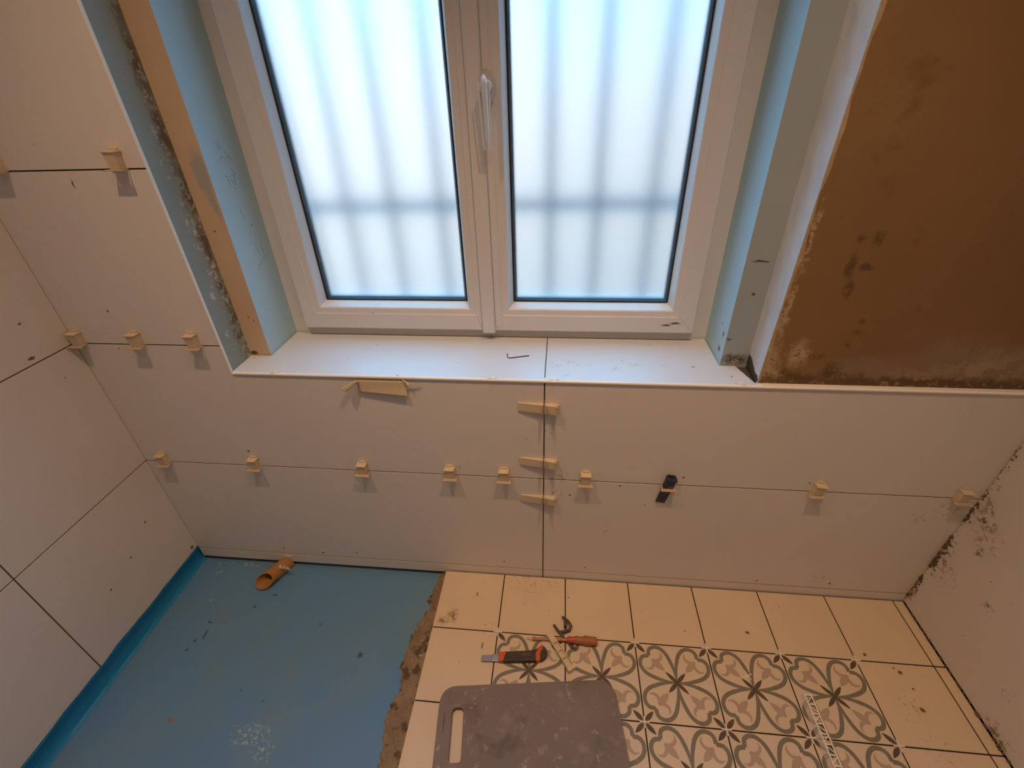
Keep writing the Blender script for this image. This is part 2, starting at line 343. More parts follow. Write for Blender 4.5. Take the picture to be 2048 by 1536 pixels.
# recess linings
d = MB(); LEAN = .012
def lean(x, z, k): return x + k * (z - ZS)
def face_x(x, y0, y1, k, mi, th):   # reveal face at x, thickness away from the opening
    a = [(x, y0, ZS - .01), (x + th, y0, ZS - .01), (x + th, y1, ZS - .01), (x, y1, ZS - .01)]
    x2 = lean(x, ZT, k)
    b = [(x2, y0, ZT), (x2 + th, y0, ZT), (x2 + th, y1, ZT), (x2, y1, ZT)]
    d.hexa(a, b, mi)
face_x(L0, .0, YST, .004, 0, -.0022 + .0)          # green board, from the tile face inward
d.build('green_plasterboard', M_greenwall, wall_back)
d = MB(); face_x(L0 + .0006, -.0016, .0042, .004, 0, -.003)
d.build('tile_edge_strip', M_tileedge, wall_back)
# left step block: its front is tan, its side is the pale blue board
def step(xo, xi, ko, ki, front, side, nm):
    """block between the recess side and the window, front face at YST"""
    b_ = MB()
    z0, z1 = ZS - .01, ZT
    v = lambda x, y, z, k: (lean(x, z, k), y, z)
    A = [v(xo, YST, z0, ko), v(xi, YST, z0, ki), v(xi, YFR + .06, z0, ki), v(xo, YFR + .06, z0, ko)]
    Bq = [v(xo, YST, z1, ko), v(xi, YST, z1, ki), v(xi, YFR + .06, z1, ki), v(xo, YFR + .06, z1, ko)]
    b_.face([A[0], A[1], Bq[1], Bq[0]], 0); b_.face([A[1], A[2], Bq[2], Bq[1]], 1)
    b_.face([A[2], A[3], Bq[3], Bq[2]], 1); b_.face([A[3], A[0], Bq[0], Bq[3]], 1); b_.face(A, 1); b_.face(Bq[::-1], 1)
    bmesh.ops.remove_doubles(b_.bm, verts=b_.bm.verts, dist=1e-5)
    return b_.build(nm, [front, side], wall_back)
step(L0 - .003, L1, .0, .010, M_tanboard, M_bluereveal, 'reveal_lining')
step(R0 + .006, R1, .0, .004, M_greyboard, M_bluereveal, 'reveal_lining')
# pencil notes on the left reveal board
pm = MB()
def stroke(pts, r=.0005):
    pm.tube([(L1 + .010 * (z - ZS) + .0004, y, z) for y, z in pts], r, 5, 0, .5)
for s_ in ([(.135, 1.243), (.15, 1.252), (.165, 1.247), (.178, 1.25)], [(.166, 1.262), (.174, 1.25), (.181, 1.243)], [(.146, 1.285), (.148, 1.268), (.143, 1.262)], [(.156, 1.287), (.152, 1.272), (.16, 1.265)],
           [(.143, 1.212), (.16, 1.209), (.178, 1.212)], [(.143, 1.214), (.146, 1.2), (.15, 1.188)], [(.178, 1.212), (.171, 1.205), (.168, 1.196), (.172, 1.186)], [(.158, 1.203), (.162, 1.194), (.158, 1.184), (.164, 1.18)], [(.17, 1.224), (.179, 1.212)],
           [(.156, 1.142), (.156, 1.125), (.16, 1.112)], [(.178, 1.092), (.184, 1.094), (.18, 1.088)], [(.158, 1.078), (.164, 1.077), (.171, 1.079)], [(.17, 1.052), (.172, 1.035), (.174, 1.022)],
           [(.196, 1.05), (.192, 1.03), (.194, 1.008)], [(.150, .985), (.165, .997), (.18, 1.005), (.196, 1.009), (.21, 1.012)]):
    stroke(s_)
pm.build('pencil_mark', M_pencil, wall_back)
# right outer reveal, white skim, leaning outwards, broken away at the bottom
d = MB()
za, zb = ZS - .01, ZT
prof = [(.012, 0), (.03, .0008), (.05, .0), (.075, .0006), (.0905, .0)]
rows_ = []
for i in range(40):
    z = za + (zb - za) * i / 39
    row = []
    for (y, o_) in prof:
        x = R0 + .018 * (z - ZS) * (1 - (y - .012) / .078 * .9) + o_ * math.sin(z * 23) - .0012 * math.sin(z * 60 + y * 90) * .4
        row.append((x, y, z))
    rows_.append(row)
for a, b in zip(rows_, rows_[1:]):
    for k in range(len(prof) - 1): d.face([a[k], a[k + 1], b[k + 1], b[k]])
for a, b in zip(rows_, rows_[1:]):     # thickness behind
    d.face([a[0], b[0], (b[0][0] + .03, .0125, b[0][2]), (a[0][0] + .03, .0125, a[0][2])])
bmesh.ops.remove_doubles(d.bm, verts=d.bm.verts, dist=1e-5)
d.build('skim_plaster', M_whiteplaster, wall_back)
d = MB()                                # ragged skim edge lapping on the brown wall
pts = []
n = 60
for i in range(n + 1):
    z = ZS + (ZT - ZS) * i / n
    pts.append((R0 + .018 * (z - ZS) + .0052 + .0022 * math.sin(z * 31) + .0015 * math.sin(z * 83 + 1) + (.004 if z < .9 else 0) * rnd.random(), z))
poly = [(R0 + .018 * (z - ZS) - .0005, z) for x, z in pts]
for i in range(n):
    d.hexa([(poly[i][0], .0098, poly[i][1]), (pts[i][0], .0112, pts[i][1]), (pts[i][0], .0125, pts[i][1]), (poly[i][0], .0125, poly[i][1])],
           [(poly[i + 1][0], .0098, poly[i + 1][1]), (pts[i + 1][0], .0112, pts[i + 1][1]), (pts[i + 1][0], .0125, pts[i + 1][1]), (poly[i + 1][0], .0125, poly[i + 1][1])])
d.build('skim_edge', mat('worn plaster arris', (.56, .41, .27), .85, var=(60, (.46, .32, .19)), world=True), wall_back)
# dark mortar gap beside the sill
d = MB()
for i in range(26):
    y = .018 + .068 * rnd.random(); z = ZS + .026 * rnd.random() * (y - .0) / .085 + .001
    r_ = .004 + .004 * rnd.random()
    bmesh.ops.create_icosphere(d.bm, subdivisions=2, radius=r_, matrix=Matrix.Translation((R0 + .001 + .003 * rnd.random(), y, z)) @ Matrix.Diagonal((.6, 1.3, 1, 1)))
d.prism([(.014, ZS - .006), (.088, ZS - .006), (.088, ZS + .033), (.07, ZS + .030), (.045, ZS + .018), (.02, ZS + .006)], 'x', R0 - .0015, R0 + .004)
d.box(R0 - .034, R0 + .0035, .0135, .0895, ZS - .0118, ZS - .0045)
d.build('mortar_gap', M_darkmortar, wall_back, smooth=True)

# lintel lining
d = MB(); d.box(L0 - .01, R0 + .02, .012, .30, ZT, ZT + .02); d.build('lintel_lining', M_whiteplaster, wall_back)

# side walls, ceiling, wall behind the camera
w = MB(); w.box(XL - .13, XL - .012, YB, .02, -.1, ZC)
wall_left = tag(w.build('wall_left', M_band), kind='structure')
t = MB()
def tlx(y0, y1, z0, z1): t.box(XL - T, XL, y0 + g, y1 - (g if y1 < -.1 else 0), z0 + g, z1 - g)
YV = -.406
zr = [.0425, .4405, .8435, 1.2485, 1.655, 2.06, ZC]
for z0, z1 in zip(zr, zr[1:]):
    tlx(YV, .0, z0, z1); tlx(-1.21, YV, z0, z1); tlx(YB, -1.21, z0, z1)
t.build('wall_tiling', M_lefttile, wall_left, bevel=.0006)
j = MB(); j.box(XL - .0118, XL - .0012, YB, -.001, .05, ZC); j.build('joint_bed', mat('grey brown joint', (.10, .07, .05), .95), wall_left)
# blue membrane upstand with a soft cove at the floor and a wavy top edge lapping the tiles
d = MB()
n = 90
prev = None
for i in range(n + 1):
    y = .008 - 1.9 * i / n
    wv = .0018 * math.sin(y * 34) + .0013 * math.sin(y * 71 + 1) + .0015 * math.sin(y * 13)
    row = [(XL + .0009, y, .047 + wv), (XL + .0016, y, .040 + wv), (XL - .004, y, .030), (XL - .0075, y, .01), (XL - .007, y, -.012), (XL - .0045, y, -.0235), (XL + .003 + wv * .5, y, ZF + .0008)]
    if prev:
        for k in range(6): d.face([prev[k], prev[k + 1], row[k + 1], row[k]])
    prev = row
bmesh.ops.remove_doubles(d.bm, verts=d.bm.verts, dist=1e-5)
d.build('membrane_upstand', M_band, wall_left, smooth=True)

w = MB()
# right wall leans and skews slightly, like the photographed one
k0, k1 = .0204, .0039
def rx(y, z): return XR + k0 * z - k1 * y
def rbox(y0, y1, z0, z1, a, b, mb):
    mb.hexa([(rx(y0, z0) + a, y0, z0), (rx(y1, z0) + a, y1, z0), (rx(y1, z1) + a, y1, z1), (rx(y0, z1) + a, y0, z1)],
            [(rx(y0, z0) + b, y0, z0), (rx(y1, z0) + b, y1, z0), (rx(y1, z1) + b, y1, z1), (rx(y0, z1) + b, y0, z1)])
rbox(YB, .012, -.1, ZC, .0125, .13, w)
wall_right = tag(w.build('wall_right', M_grout), kind='structure')
t = MB()
for (y0, y1, z0, z1) in ((-1.2, -.0015, .0035, 1.2), (YB, -1.202, .0035, 1.2), (-1.2, -.0015, 1.202, ZC), (YB, -1.202, 1.202, ZC)):
    rbox(y0, y1, z0, z1, 0, .0105, t)
t.build('wall_tiling', M_righttile, wall_right, bevel=.0006)
# mortar crumbs squeezed out of the right corner and along the floor joint
d = MB()
def crumb(x, y, z, r):
    bmesh.ops.create_icosphere(d.bm, subdivisions=1, radius=r, matrix=Matrix.Translation((x, y, z)) @ Matrix.Rotation(rnd.random() * 3, 4, 'Z') @ Matrix.Rotation(rnd.random() * 3, 4, 'X') @ Matrix.Diagonal((1, .6 + rnd.random() * .7, .6 + rnd.random(), 1)))
for (za_, zb_, nn, rr) in ((.03, .13, 40, .0035), (.17, .30, 60, .0042), (.36, .47, 34, .0035), (.47, .62, 16, .0022), (.0, .7, 40, .0014)):
    for i in range(nn):
        z = za_ + (zb_ - za_) * rnd.random(); y = -.001 - abs(rnd.gauss(0, .006))
        crumb(rx(y, z) - .0008, y, z, rr * (.4 + rnd.random() * .7))
for i in range(130):
    y = -.02 - .75 * rnd.random(); crumb(rx(y, 0) - .001 - .002 * rnd.random(), y, .001 + .003 * rnd.random(), .0012 + .002 * rnd.random() * (2 if -.42 < y < -.3 else 1))
d.build('mortar_crumbs', mat('brown mortar crumbs', (.17, .115, .07), .95, var=(60, (.10, .07, .045))), wall_right)

w = MB(); w.box(XL - .13, 1.75, YB - .1, YB, -.1, ZC); tag(w.build('wall_front', M_backwall), kind='structure')
w = MB(); w.box(XL - .13, 1.75, YB - .1, .36, ZC, ZC + .06); tag(w.build('ceiling', M_ceiling), kind='structure')

# ------------------------------------------------------------------ floor
w = MB(); w.box(XL - .02, 1.5, YB, .0118, ZF - .1, ZF)
floor = tag(w.build('floor', M_membrane), kind='structure')
Y1 = -.196; P = .2
t = MB()
ys = [-.0025, Y1] + [Y1 - P * k for k in range(1, 9)]
cols = [(0, .2), (.2, .4), (.4, .6), (.6, .8), (.8, 1.0), (1.0, 1.2), (1.2, 1.4), (1.4, 1.4275)]
FG = .0018
pat = []
for r_ in range(len(ys) - 1):
    for ci, (x0, x1) in enumerate(cols):
        ispat = 1 <= ci <= 5 and r_ >= 1
        xa = x0 + FG; xb = x1 - FG if ci < 7 else x1 + .0018 * 0
        if ci == 7: xb = 1.4285 + .0039 * -ys[r_]
        t.box(xa, xb, ys[r_ + 1] + FG, ys[r_] - FG, -.009, 0, 1 if ispat else 0)
        if ispat: pat.append(((x0 + x1) / 2, (ys[r_] + ys[r_ + 1]) / 2))
pat = [p for p in pat if p[1] > -1.0]
# printed pattern, 0.1 mm proud
def strokepoly(cl, wd):
    """closed ribbon around a centreline"""
    Lp, Rp = [], []
    for i, p in enumerate(cl):
        a = cl[max(i - 1, 0)]; b = cl[min(i + 1, len(cl) - 1)]
        tx, ty = b[0] - a[0], b[1] - a[1]; l_ = math.hypot(tx, ty) or 1
        nx, ny = -ty / l_, tx / l_; w_ = wd[i] / 2
        Lp.append((p[0] + nx * w_, p[1] + ny * w_)); Rp.append((p[0] - nx * w_, p[1] - ny * w_))
    return Lp, Rp
def catmull(pts, sub=5):
    out = []
    q = [pts[0]] + list(pts) + [pts[-1]]
    for i in range(1, len(q) - 2):
        for s_ in range(sub):
            u = s_ / sub
            out.append(tuple(.5 * ((2 * q[i][k]) + (-q[i - 1][k] + q[i + 1][k]) * u + (2 * q[i - 1][k] - 5 * q[i][k] + 4 * q[i + 1][k] - q[i + 2][k]) * u * u + (-q[i - 1][k] + 3 * q[i][k] - 3 * q[i + 1][k] + q[i + 2][k]) * u ** 3) for k in range(2)))
    out.append(pts[-1]); return out
half = catmull([(.0, .0), (.2, .012), (.4, .045), (.58, .10), (.74, .17), (.86, .27), (.925, .40), (.915, .54), (.84, .64), (.75, .665), (.69, .67), (.668, .668)])
wid = [.040 + .062 * min(1, i / 14) for i in range(len(half))]
leafp = lambda a, b, wd: [(a + (b - a) * u, wd * math.sin(PI * u ** .8) ** .8 if 0 < u < 1 else 0) for u in [k / 8 for k in range(9)]]
def ribbon(mb, cx, cy, L_, R_, fn, z, mi, h):
    for i in range(len(L_) - 1):
        q = [fn(L_[i]), fn(L_[i + 1]), fn(R_[i + 1]), fn(R_[i])]
        mb.face([(cx + a * h, cy + b * h, z) for a, b in q], mi)
curl = [(.585, .585), (.555, .52), (.56, .44), (.60, .365), (.67, .318), (.74, .318), (.80, .35)]
curl = catmull(curl, 3); cwid = [0.078 * math.sin(PI * min(1, (.22 + .78 * i / (len(curl) - 1)))) + .012 for i in range(len(curl))]
for (cx, cy) in pat:
    h = .0987
    for sx in (1, -1):
        for sy in (1, -1):
            for swap in (0, 1):
                def fn(p, sx=sx, sy=sy, swap=swap):
                    a, b = (p[1], p[0]) if swap else p
                    return (a * sx, b * sy)
                L_, R_ = strokepoly(half, wid); ribbon(t, cx, cy, L_, R_, fn, .00012 + .00003 * swap + .000012 * (sx + 1) + .000006 * (sy + 1), 2, h)
                L_, R_ = strokepoly(curl, cwid); ribbon(t, cx, cy, L_, R_, fn, .00007 + .00002 * swap, 4, h)
            s2 = math.sqrt(.5)
            def leaf(t0, t1, wd, mi, z):
                pts_ = leafp(t0, t1, wd); f = []
                for a, b in pts_: f.append((cx + sx * (a - b * s2) * h, cy + sy * (a + b * s2) * h, z))
                for a, b in pts_[-2:0:-1]: f.append((cx + sx * (a + b * s2) * h, cy + sy * (a - b * s2) * h, z))
                t.face(f, mi)
            leaf(.985, .75, .060, 3, .00018)
            leaf(.0, .27, .052, 3, .00018)
            leaf(.56, .28, .088, 4, .00010)
    c_ = [(cx + .045 * h * 1.4 * math.cos(a * PI / 4), cy + .045 * h * 1.4 * math.sin(a * PI / 4), .0002) for a in range(8)]
    t.face(c_, 3)
bmesh.ops.recalc_face_normals(t.bm, faces=t.bm.faces)
for f in t.bm.faces:
    if abs(f.normal.z) > .9 and len(f.verts) and f.material_index >= 2 and f.normal.z < 0: f.normal_flip()
tiles = t.build('floor_tiling', [M_floorplain, M_floorpat, M_patgrey, M_patdark, M_patrose], floor)
# adhesive bed under the tiles, and its ragged edge on the blue membrane
d = MB(); d.box(.004, 1.43, YB, -.003, ZF, -.0014); d.build('joint_bed', M_grout, floor)
d = MB()
edge = [(.011, -.019), (-.02, -.028), (-.06, -.034), (-.10, -.043), (-.118, -.030), (-.15, -.046), (-.178, -.056), (-.22, -.066), (-.255, -.068), (-.298, -.073), (-.33, -.062), (-.363, -.056), (-.40, -.070), (-.44, -.074), (-.47, -.066), (-.52, -.058), (-.56, -.062), (-.7, -.06), (-.9, -.07), (-1.9, -.06)]
def ex(y):
    for (a, xa), (b, xb) in zip(edge, edge[1:]):
        if b <= y <= a: return xa + (xb - xa) * (a - y) / (a - b)
    return edge[-1][1]
NX = 14; prev = None
ny = 240
for i in range(ny + 1):
    y = .0105 - 1.0 * i / ny
    xe = ex(y) + .0022 * math.sin(y * 150) + .001 * (rnd.random() - .5) + .0016 * math.sin(y * 333)
    row = []
    for k in range(NX + 1):
        u = k / NX; x = .004 + (xe - .004) * u
        z = -.0095 - .019 * u ** 1.2 + (.0022 * math.sin(x * 420 + y * 260) + .002 * math.sin(y * 510 - x * 170) + .0028 * (rnd.random() - .5)) * (1 if 0 < k < NX else .2)
        if k == NX: z = ZF - .001
        row.append((x, y, max(z, ZF - .001) if k < NX else z))
    if prev:
        for k in range(NX): d.face([prev[k], prev[k + 1], row[k + 1], row[k]])
    prev = row
bmesh.ops.remove_doubles(d.bm, verts=d.bm.verts, dist=1e-6)
ae = d.build('adhesive_edge', M_mortar, floor)
for p in ae.data.polygons: p.use_smooth = True

# ------------------------------------------------------------------ window
win = tag(empty('window_1', (.17, YFR, ZS)), kind='structure')
def P0(o):       # keep world coordinates for children of a placed empty
    o.matrix_parent_inverse = Matrix.Translation(-Vector((.17, YFR, ZS))); return o
FL, FR, FB, FT = L1 - .004, R1 + .004, ZS - .012, ZT
# outer frame
f = MB(); inn = [(-.372, .792), (.716, .792), (.716, ZT - .04), (-.372, ZT - .04)]
f.ring([(FL, FB), (FR, FB), (FR, FT), (FL, FT)], inn, 'y', YFR, YFR + .06)
P0(f.build('window_frame', M_pvc, win, bevel=.0025, seg=3))
f = MB()       # bottom frame rail lip seen under the sashes
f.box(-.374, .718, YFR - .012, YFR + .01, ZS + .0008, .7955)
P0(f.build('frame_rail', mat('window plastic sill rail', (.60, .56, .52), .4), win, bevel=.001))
YS = .2050
def sash(x0, x1, gx0, gx1, nm):
    s_ = MB(); zb, zt = .7965, ZT - .032; gz0, gz1 = .8715, ZT - .12
    gx0 -= .0; 
    # flat face band, shallow step, then the sloped glazing bead down to the gasket
    O = [(x0, zb), (x1, zb), (x1, zt), (x0, zt)]
    def off(dx): return [(gx0 - dx, gz0 - dx), (gx1 + dx, gz0 - dx), (gx1 + dx, gz1 + dx), (gx0 - dx, gz1 + dx)]
    levels = [(O, YFR + .03), (O, YS + .002), ([(x0 + .002, zb + .002), (x1 - .002, zb + .002), (x1 - .002, zt - .002), (x0 + .002, zt - .002)], YS), (off(.030), YS), (off(.028), YS + .0022), (off(.0145), YS + .0028), (off(.0115), YS + .0050), (off(.0025), YS + .034), (off(.0025), YS + .044)]
    rings = [[s_.bm.verts.new((a, y, b)) for a, b in pl] for pl, y in levels]
    for A_, B_ in zip(rings, rings[1:]):
        for k in range(4): s_.bm.faces.new((A_[k], A_[(k + 1) % 4], B_[(k + 1) % 4], B_[k]))
    o = P0(s_.build(nm, M_pvc, win, smooth=False, bevel=.0009, seg=2))
    gk = MB(); gk.ring(off(.003), off(-.0010), 'y', YS + .0337, YS + .0368); gko = gk.build('gasket', M_gasket, o)
    gk = MB(); gk.ring(off(.001), off(-.007), 'y', YS + .0442, YS + .053); gk.build('glazing_spacer', M_spacer, o)
    pn = MB(); pn.box(gx0 - .002, gx1 + .002, YS + .0371, YS + .0411, gz0 - .002, gz1 + .002)
    pn.build('pane', M_FROST, o)
    # outer part of the sash, behind the glass
    b2 = MB(); b2.ring(O, off(.004), 'y', YS + .0535, YS + .080); b2.build('sash_back', M_pvc, o)
    # mitre lines at the welded corners
    ml = MB()
    for cx_, cz_, ex_, ez_ in ((x0, zb, gx0 - .03, gz0 - .03), (x1, zb, gx1 + .03, gz0 - .03)):
        ml.hexa([(cx_, YS - .0001, cz_ + .001), (cx_ + .0007, YS - .0001, cz_ + .0015), (cx_ + .0007, YS + .0003, cz_ + .0015), (cx_, YS + .0003, cz_ + .001)],
                [(ex_, YS - .0001, ez_ + .001), (ex_ + .0007, YS - .0001, ez_ + .0015), (ex_ + .0007, YS + .0003, ez_ + .0015), (ex_, YS + .0003, ez_ + .001)])
    ml.build('mitre_joint', mat('mitre line', (.42, .38, .35), .6), o)
    return o
ft = NT('frosted glass')
ft.b.inputs['Base Color'].default_value = (.94, .97, .99, 1); ft.b.inputs['Transmission Weight'].default_value = 1; ft.b.inputs['Roughness'].default_value = .54; ft.b.inputs['IOR'].default_value = 1.45
M_FROST = ft.m
sl = sash(-.370, .1475, -.302, .101, 'sash')
sr = sash(.1485, .712, .234, .640, 'sash')
# cover strip over the meeting stiles
a_ = MB(); a_.prism([(.1475, YS - .0002), (.1475, YS - .006), (.150, YS - .009), (.178, YS - .009), (.1815, YS - .0065), (.1830, YS - .0002)], 'z', .7925, ZT - .03)
P0(a_.build('cover_strip', M_pvc, win, smooth=False, bevel=.0006))
a_ = MB(); a_.box(.184, .2, YS - .0022, YS + .001, .81, ZT - .04); P0(a_.build('cover_strip', M_pvc, win, bevel=.0008))
# handle
HX, HZ = .1925, 1.366
h_ = MB()
oval = lambda a, b, n=32: [(HX + a * math.cos(2 * PI * k / n), HZ + b * math.sin(2 * PI * k / n)) for k in range(n)]
yb = YS - .009
h_.prism(oval(.0160, .0340), 'y', YS - .0005, yb - .007)
hb = P0(h_.build('handle_rosette', M_pvc if False else mat('beige rosette', (.56, .51, .47), .3), win, smooth=True, bevel=.0012, seg=3))
h_ = MB()
h_.tube([(HX, yb - .004, HZ + .002), (HX, yb - .020, HZ + .002), (HX, yb - .034, HZ + .001)], [.0135, .0122, .0118], 24)
P0(h_.build('handle_neck', M_alu, win, smooth=True))
h_ = MB()
# lever: rounded spine with two fine raised edges
lp = [(0, .011), (-.004, .012), (-.02, .0108), (-.05, .0098), (-.09, .0085), (-.118, .0072), (-.124, .0052)]
pts = [(HX + .0004 - dz * .0, yb - .036 + .006 * (-dz / .124), HZ + .010 + dz) for dz, r in lp]
h_.tube([(HX, yb - .034, HZ + .0215)] + [(HX, yb - .036, HZ + .016)] + pts, [.004, .0095] + [r * 1.02 for dz, r in lp], 24, 0, .55)
for s_ in (-1, 1):
    h_.tube([(HX + s_ * r * .98, yb - .041 + .006 * (-dz / .124) + .0000, HZ + .010 + dz) for dz, r in lp], .0019, 10)
P0(h_.build('handle_lever', M_alu, win, smooth=True))

# sill tiles and edge profile
s_ = MB()
zt0, zt1 = ZS - .0095, ZS
s_.prism([(L0 + .001, .0005), (XG - .001, .0005), (XG - .001, YFR - .003), (L1 + .0016, YFR - .003), (L1 + .0016, YST - .0018), (L0 + .001, YST - .0018)], 'z', zt0, zt1)
s_.prism([(XG + .001, .0005), (R0 - .0028, .0005), (R0 - .0055 - .022, YST - .0018), (R1 - .0016, YST - .0018), (R1 - .0016, YFR - .003), (XG + .001, YFR - .003)], 'z', zt0, zt1)
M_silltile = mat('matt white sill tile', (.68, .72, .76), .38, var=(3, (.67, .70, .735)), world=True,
    blobs=[((.56, .51, .46), [(.39, .09, ZS, .012, .6, 1.2, 1), (.43, .075, ZS, .008, .6, 1.2, 1), (.55, .085, ZS, .012, .5, 1.3, 1), (.62, .08, ZS, .010), (.35, .07, ZS, .02), (.50, .06, ZS, .016), (.69, .075, ZS, .006), (.38, .025, ZS, .010, .6, 1.4, 1), (.09, .075, ZS, .008, .6, 1.5, 1), (.1, .035, ZS, .006), (.77, .05, ZS, .006)], .02, 90, .8, .50),
           (DIRT, [(.407, .075, ZS, .002), (.69, .078, ZS, .0035, .6, 1.4, 1), (.77, .035, ZS, .003), (-.15, .16, ZS, .002), (.52, .1, ZS, .002), (.6, .19, ZS, .002), (-.2, .08, ZS, .0015)], .004, 120, .5, None)])
s_obj = P0(s_.build('window_sill', M_silltile, win, bevel=.0007))
s_ = MB(); s_.box(L0 + .01, R1 - .01, .006, YFR - .006, ZS - .0119, ZS - .0013); P0(s_.build('joint_bed', M_grout, win))
s_ = MB(); s_.tube([(L0 + .004, -.0005, ZS - .0037), (1.434, -.0005, ZS - .0037)], .0042, 12)
s_.box(L0 + .004, 1.434, .0005, .0116, ZS - .0034, ZS - .0006)
M_edge = mat('white edge profile', (.90, .88, .84), .3)
trim1 = tag(s_.build('trim_1', M_edge, smooth=True), kind='structure')

# security bars outside
bars = tag(empty('window_grille', (.17, .30, .75)), 'dark steel window grille standing outside behind the frosted panes', 'window grille')
bi = Matrix.Translation(-Vector((.17, .30, .75)))
for x in (-.362, -.238, -.112, .026, .172, .324, .449, .590, .722):
    b_ = MB(); b_.tube([(x, .362, .77), (x, .362, 2.1)], .0115, 12)
    o = b_.build('bar', M_bar, bars, smooth=True); o.matrix_parent_inverse = bi
for z in (1.088, .772):
    b_ = MB(); b_.box(-.42, .76, .350, .374, z, z + .024); o = b_.build('crossbar', M_bar, bars); o.matrix_parent_inverse = bi

# ------------------------------------------------------------------ tile levelling clips and wedges
def wedge_mb():
    """wedge along local z, head up; local -y points out of the wall"""
    b_ = MB(); hw = .0128
    head, tail = .036, -.066
    th = lambda z: .0035 + .0145 * (z - tail) / (head - tail)
    b_.prism([(-.0004, tail), (-th(tail), tail), (-th(head - .006), head - .006), (-.0004, head - .006)], 'x', -hw, hw)
    b_.prism([(-.0004, head - .0055), (-th(head) - .002, head - .0055), (-th(head) - .002, head - .002), (-.0004, head - .002)], 'x', -hw - .0012, hw + .0012)
    b_.prism([(-.0004, head - .0018), (-.0062, head - .0018), (-.0062, head + .002), (-.0004, head + .002)], 'x', -hw * .8, hw * .8)
    return b_
def cap_mb():
    """wedge head standing above the clip loop, its thin end hidden in the loop"""
    b_ = MB()
    y = -.0004; zb, zt = -.0045, .0315
    b_.hexa([(-.0108, y, zb), (.0108, y, zb), (.0108, -.0148, zb), (-.0108, -.0148, zb)], [(-.0125, y, zt), (.0125, y, zt), (.0125, -.0190, zt), (-.0125, -.0190, zt)])
    b_.hexa([(-.0138, y, zt), (.0138, y, zt), (.0138, -.0212, zt), (-.0138, -.0212, zt)], [(-.0142, y, zt + .0032), (.0142, y, zt + .0032), (.0142, -.0216, zt + .0032), (-.0142, -.0216, zt + .0032)])
    b_.box(-.0100, .0100, -.0048, y, zt + .0032, zt + .0085)
    return b_
def clip_mb():
    b_ = MB()
    # neck in the joint, two cheeks and the crossing bar: a flat loop lying in the joint plane
    o_ = [(-.0150, 0), (.0150, 0), (.0165, -.012), (.0205, -.0215), (.0205, -.0262), (-.0205, -.0262), (-.0205, -.0215), (-.0165, -.012)]
    i_ = [(-.0136, -.0006), (.0136, -.0006), (.0137, -.010), (.0139, -.0150), (.0130, -.0165), (-.0130, -.0165), (-.0139, -.0150), (-.0137, -.010)]
    b_.ring(o_, i_, 'z', -.0009, .0009)
    return b_
proto = empty('tile_leveling_clip')
cap_mb().build('wedge', M_wedge, proto, bevel=.0008); pc_ = clip_mb().build('clip', M_clip, proto, bevel=.0003)
GH = 'levelling clips along the horizontal wall joints'
specs = [
    ((-.809, 1.249), 0, .00, 'cream levelling clip on the highest wall joint, cut by the left edge of the photo'),
    ((-.536, 1.249), 0, .03, 'cream levelling clip on the highest joint, just left of the green recess edge'),
    ((-.862, .8428), 0, .02, 'cream levelling clip in the left wall corner, middle joint, left of two others'),
    ((-.699, .8428), 0, .0, 'cream levelling clip in the middle of three on the joint beside the recess'),
    ((-.544, .8428), 0, -.01, 'cream levelling clip nearest the recess, right one of three above the sill level'),
    ((-.812, .4405), 0, -.05, 'cream levelling clip with a grey smear, in the left corner of the low wall joint'),
    ((-.523, .4405), 0, .0, 'cream levelling clip second from the left corner on the low wall joint'),
    ((-.193, .4405), 0, .02, 'cream levelling clip on the low wall joint, below the masking tape'),
    ((.064, .4405), 0, -.02, 'cream levelling clip on the low joint, second to the left of the vertical joint'),
    ((.216, .4405), 0, -.02, 'cream levelling clip on the low joint, immediately left of the vertical joint'),
    ((.441, .4405), 0, .0, 'cream levelling clip on the low joint, between vertical joint and navy wedge'),
    ((1.040, .4405), 0, .07, 'cream levelling clip on the low joint, between the navy wedge and right corner'),
    ((1.388, .4405), 0, .05, 'cream levelling clip beside the dirty right wall corner on the low joint'),
]
firstc = True
for (x, z), _, tilt, lab in specs:
    o = proto if firstc else dup(proto, (0, 0, 0)); firstc = False
    o.location = (x, 0, z); o.rotation_euler = (0, tilt * .4, 0); tag(o, lab, 'tile clip', GH)
    for c in o.children:
        if c.name.startswith('wedge'): c.rotation_euler = (0, tilt, 0)
long_me = None
for z, lab in ((.688, 'cream wedge clip lying across the vertical joint, highest of three, under the sill'),
               (.506, 'cream wedge clip across the vertical joint, middle of three, with dirt smears'),
               (.366, 'cream wedge clip across the vertical joint, lowest of three, below the low joint')):
    o = dup(proto, (XG, 0, z), (0, PI / 2, 0)); tag(o, lab, 'tile clip', 'wedge clips across the vertical joint')
    for c in o.children:
        if c.name.startswith('wedge'):
            if long_me is None:
                t_ = wedge_mb().build('wedge', M_wedge); long_me = t_.data; bpy.data.objects.remove(t_)
            c.data = long_me; c.rotation_euler = (0, rnd.uniform(-.02, .02), 0)
        else:
            c.data = c.data.copy(); c.data.materials[0] = M_brownclip; c['label'] = 'dark brown clip'; c.scale = (1.45, 1.12, 1.1)
o = empty('tile_leveling_clip', (.662, 0, .4405)); tag(o, 'levelling clip with a dark navy wedge slanting through it', 'tile clip')
wb_ = wedge_mb(); bo = wb_.build('wedge', M_bluewedge, o, bevel=.0007); bo['label'] = 'dark navy wedge'; bo.rotation_euler = (0, .17, 0)
clip_mb().build('clip', M_clip, o, bevel=.0003)

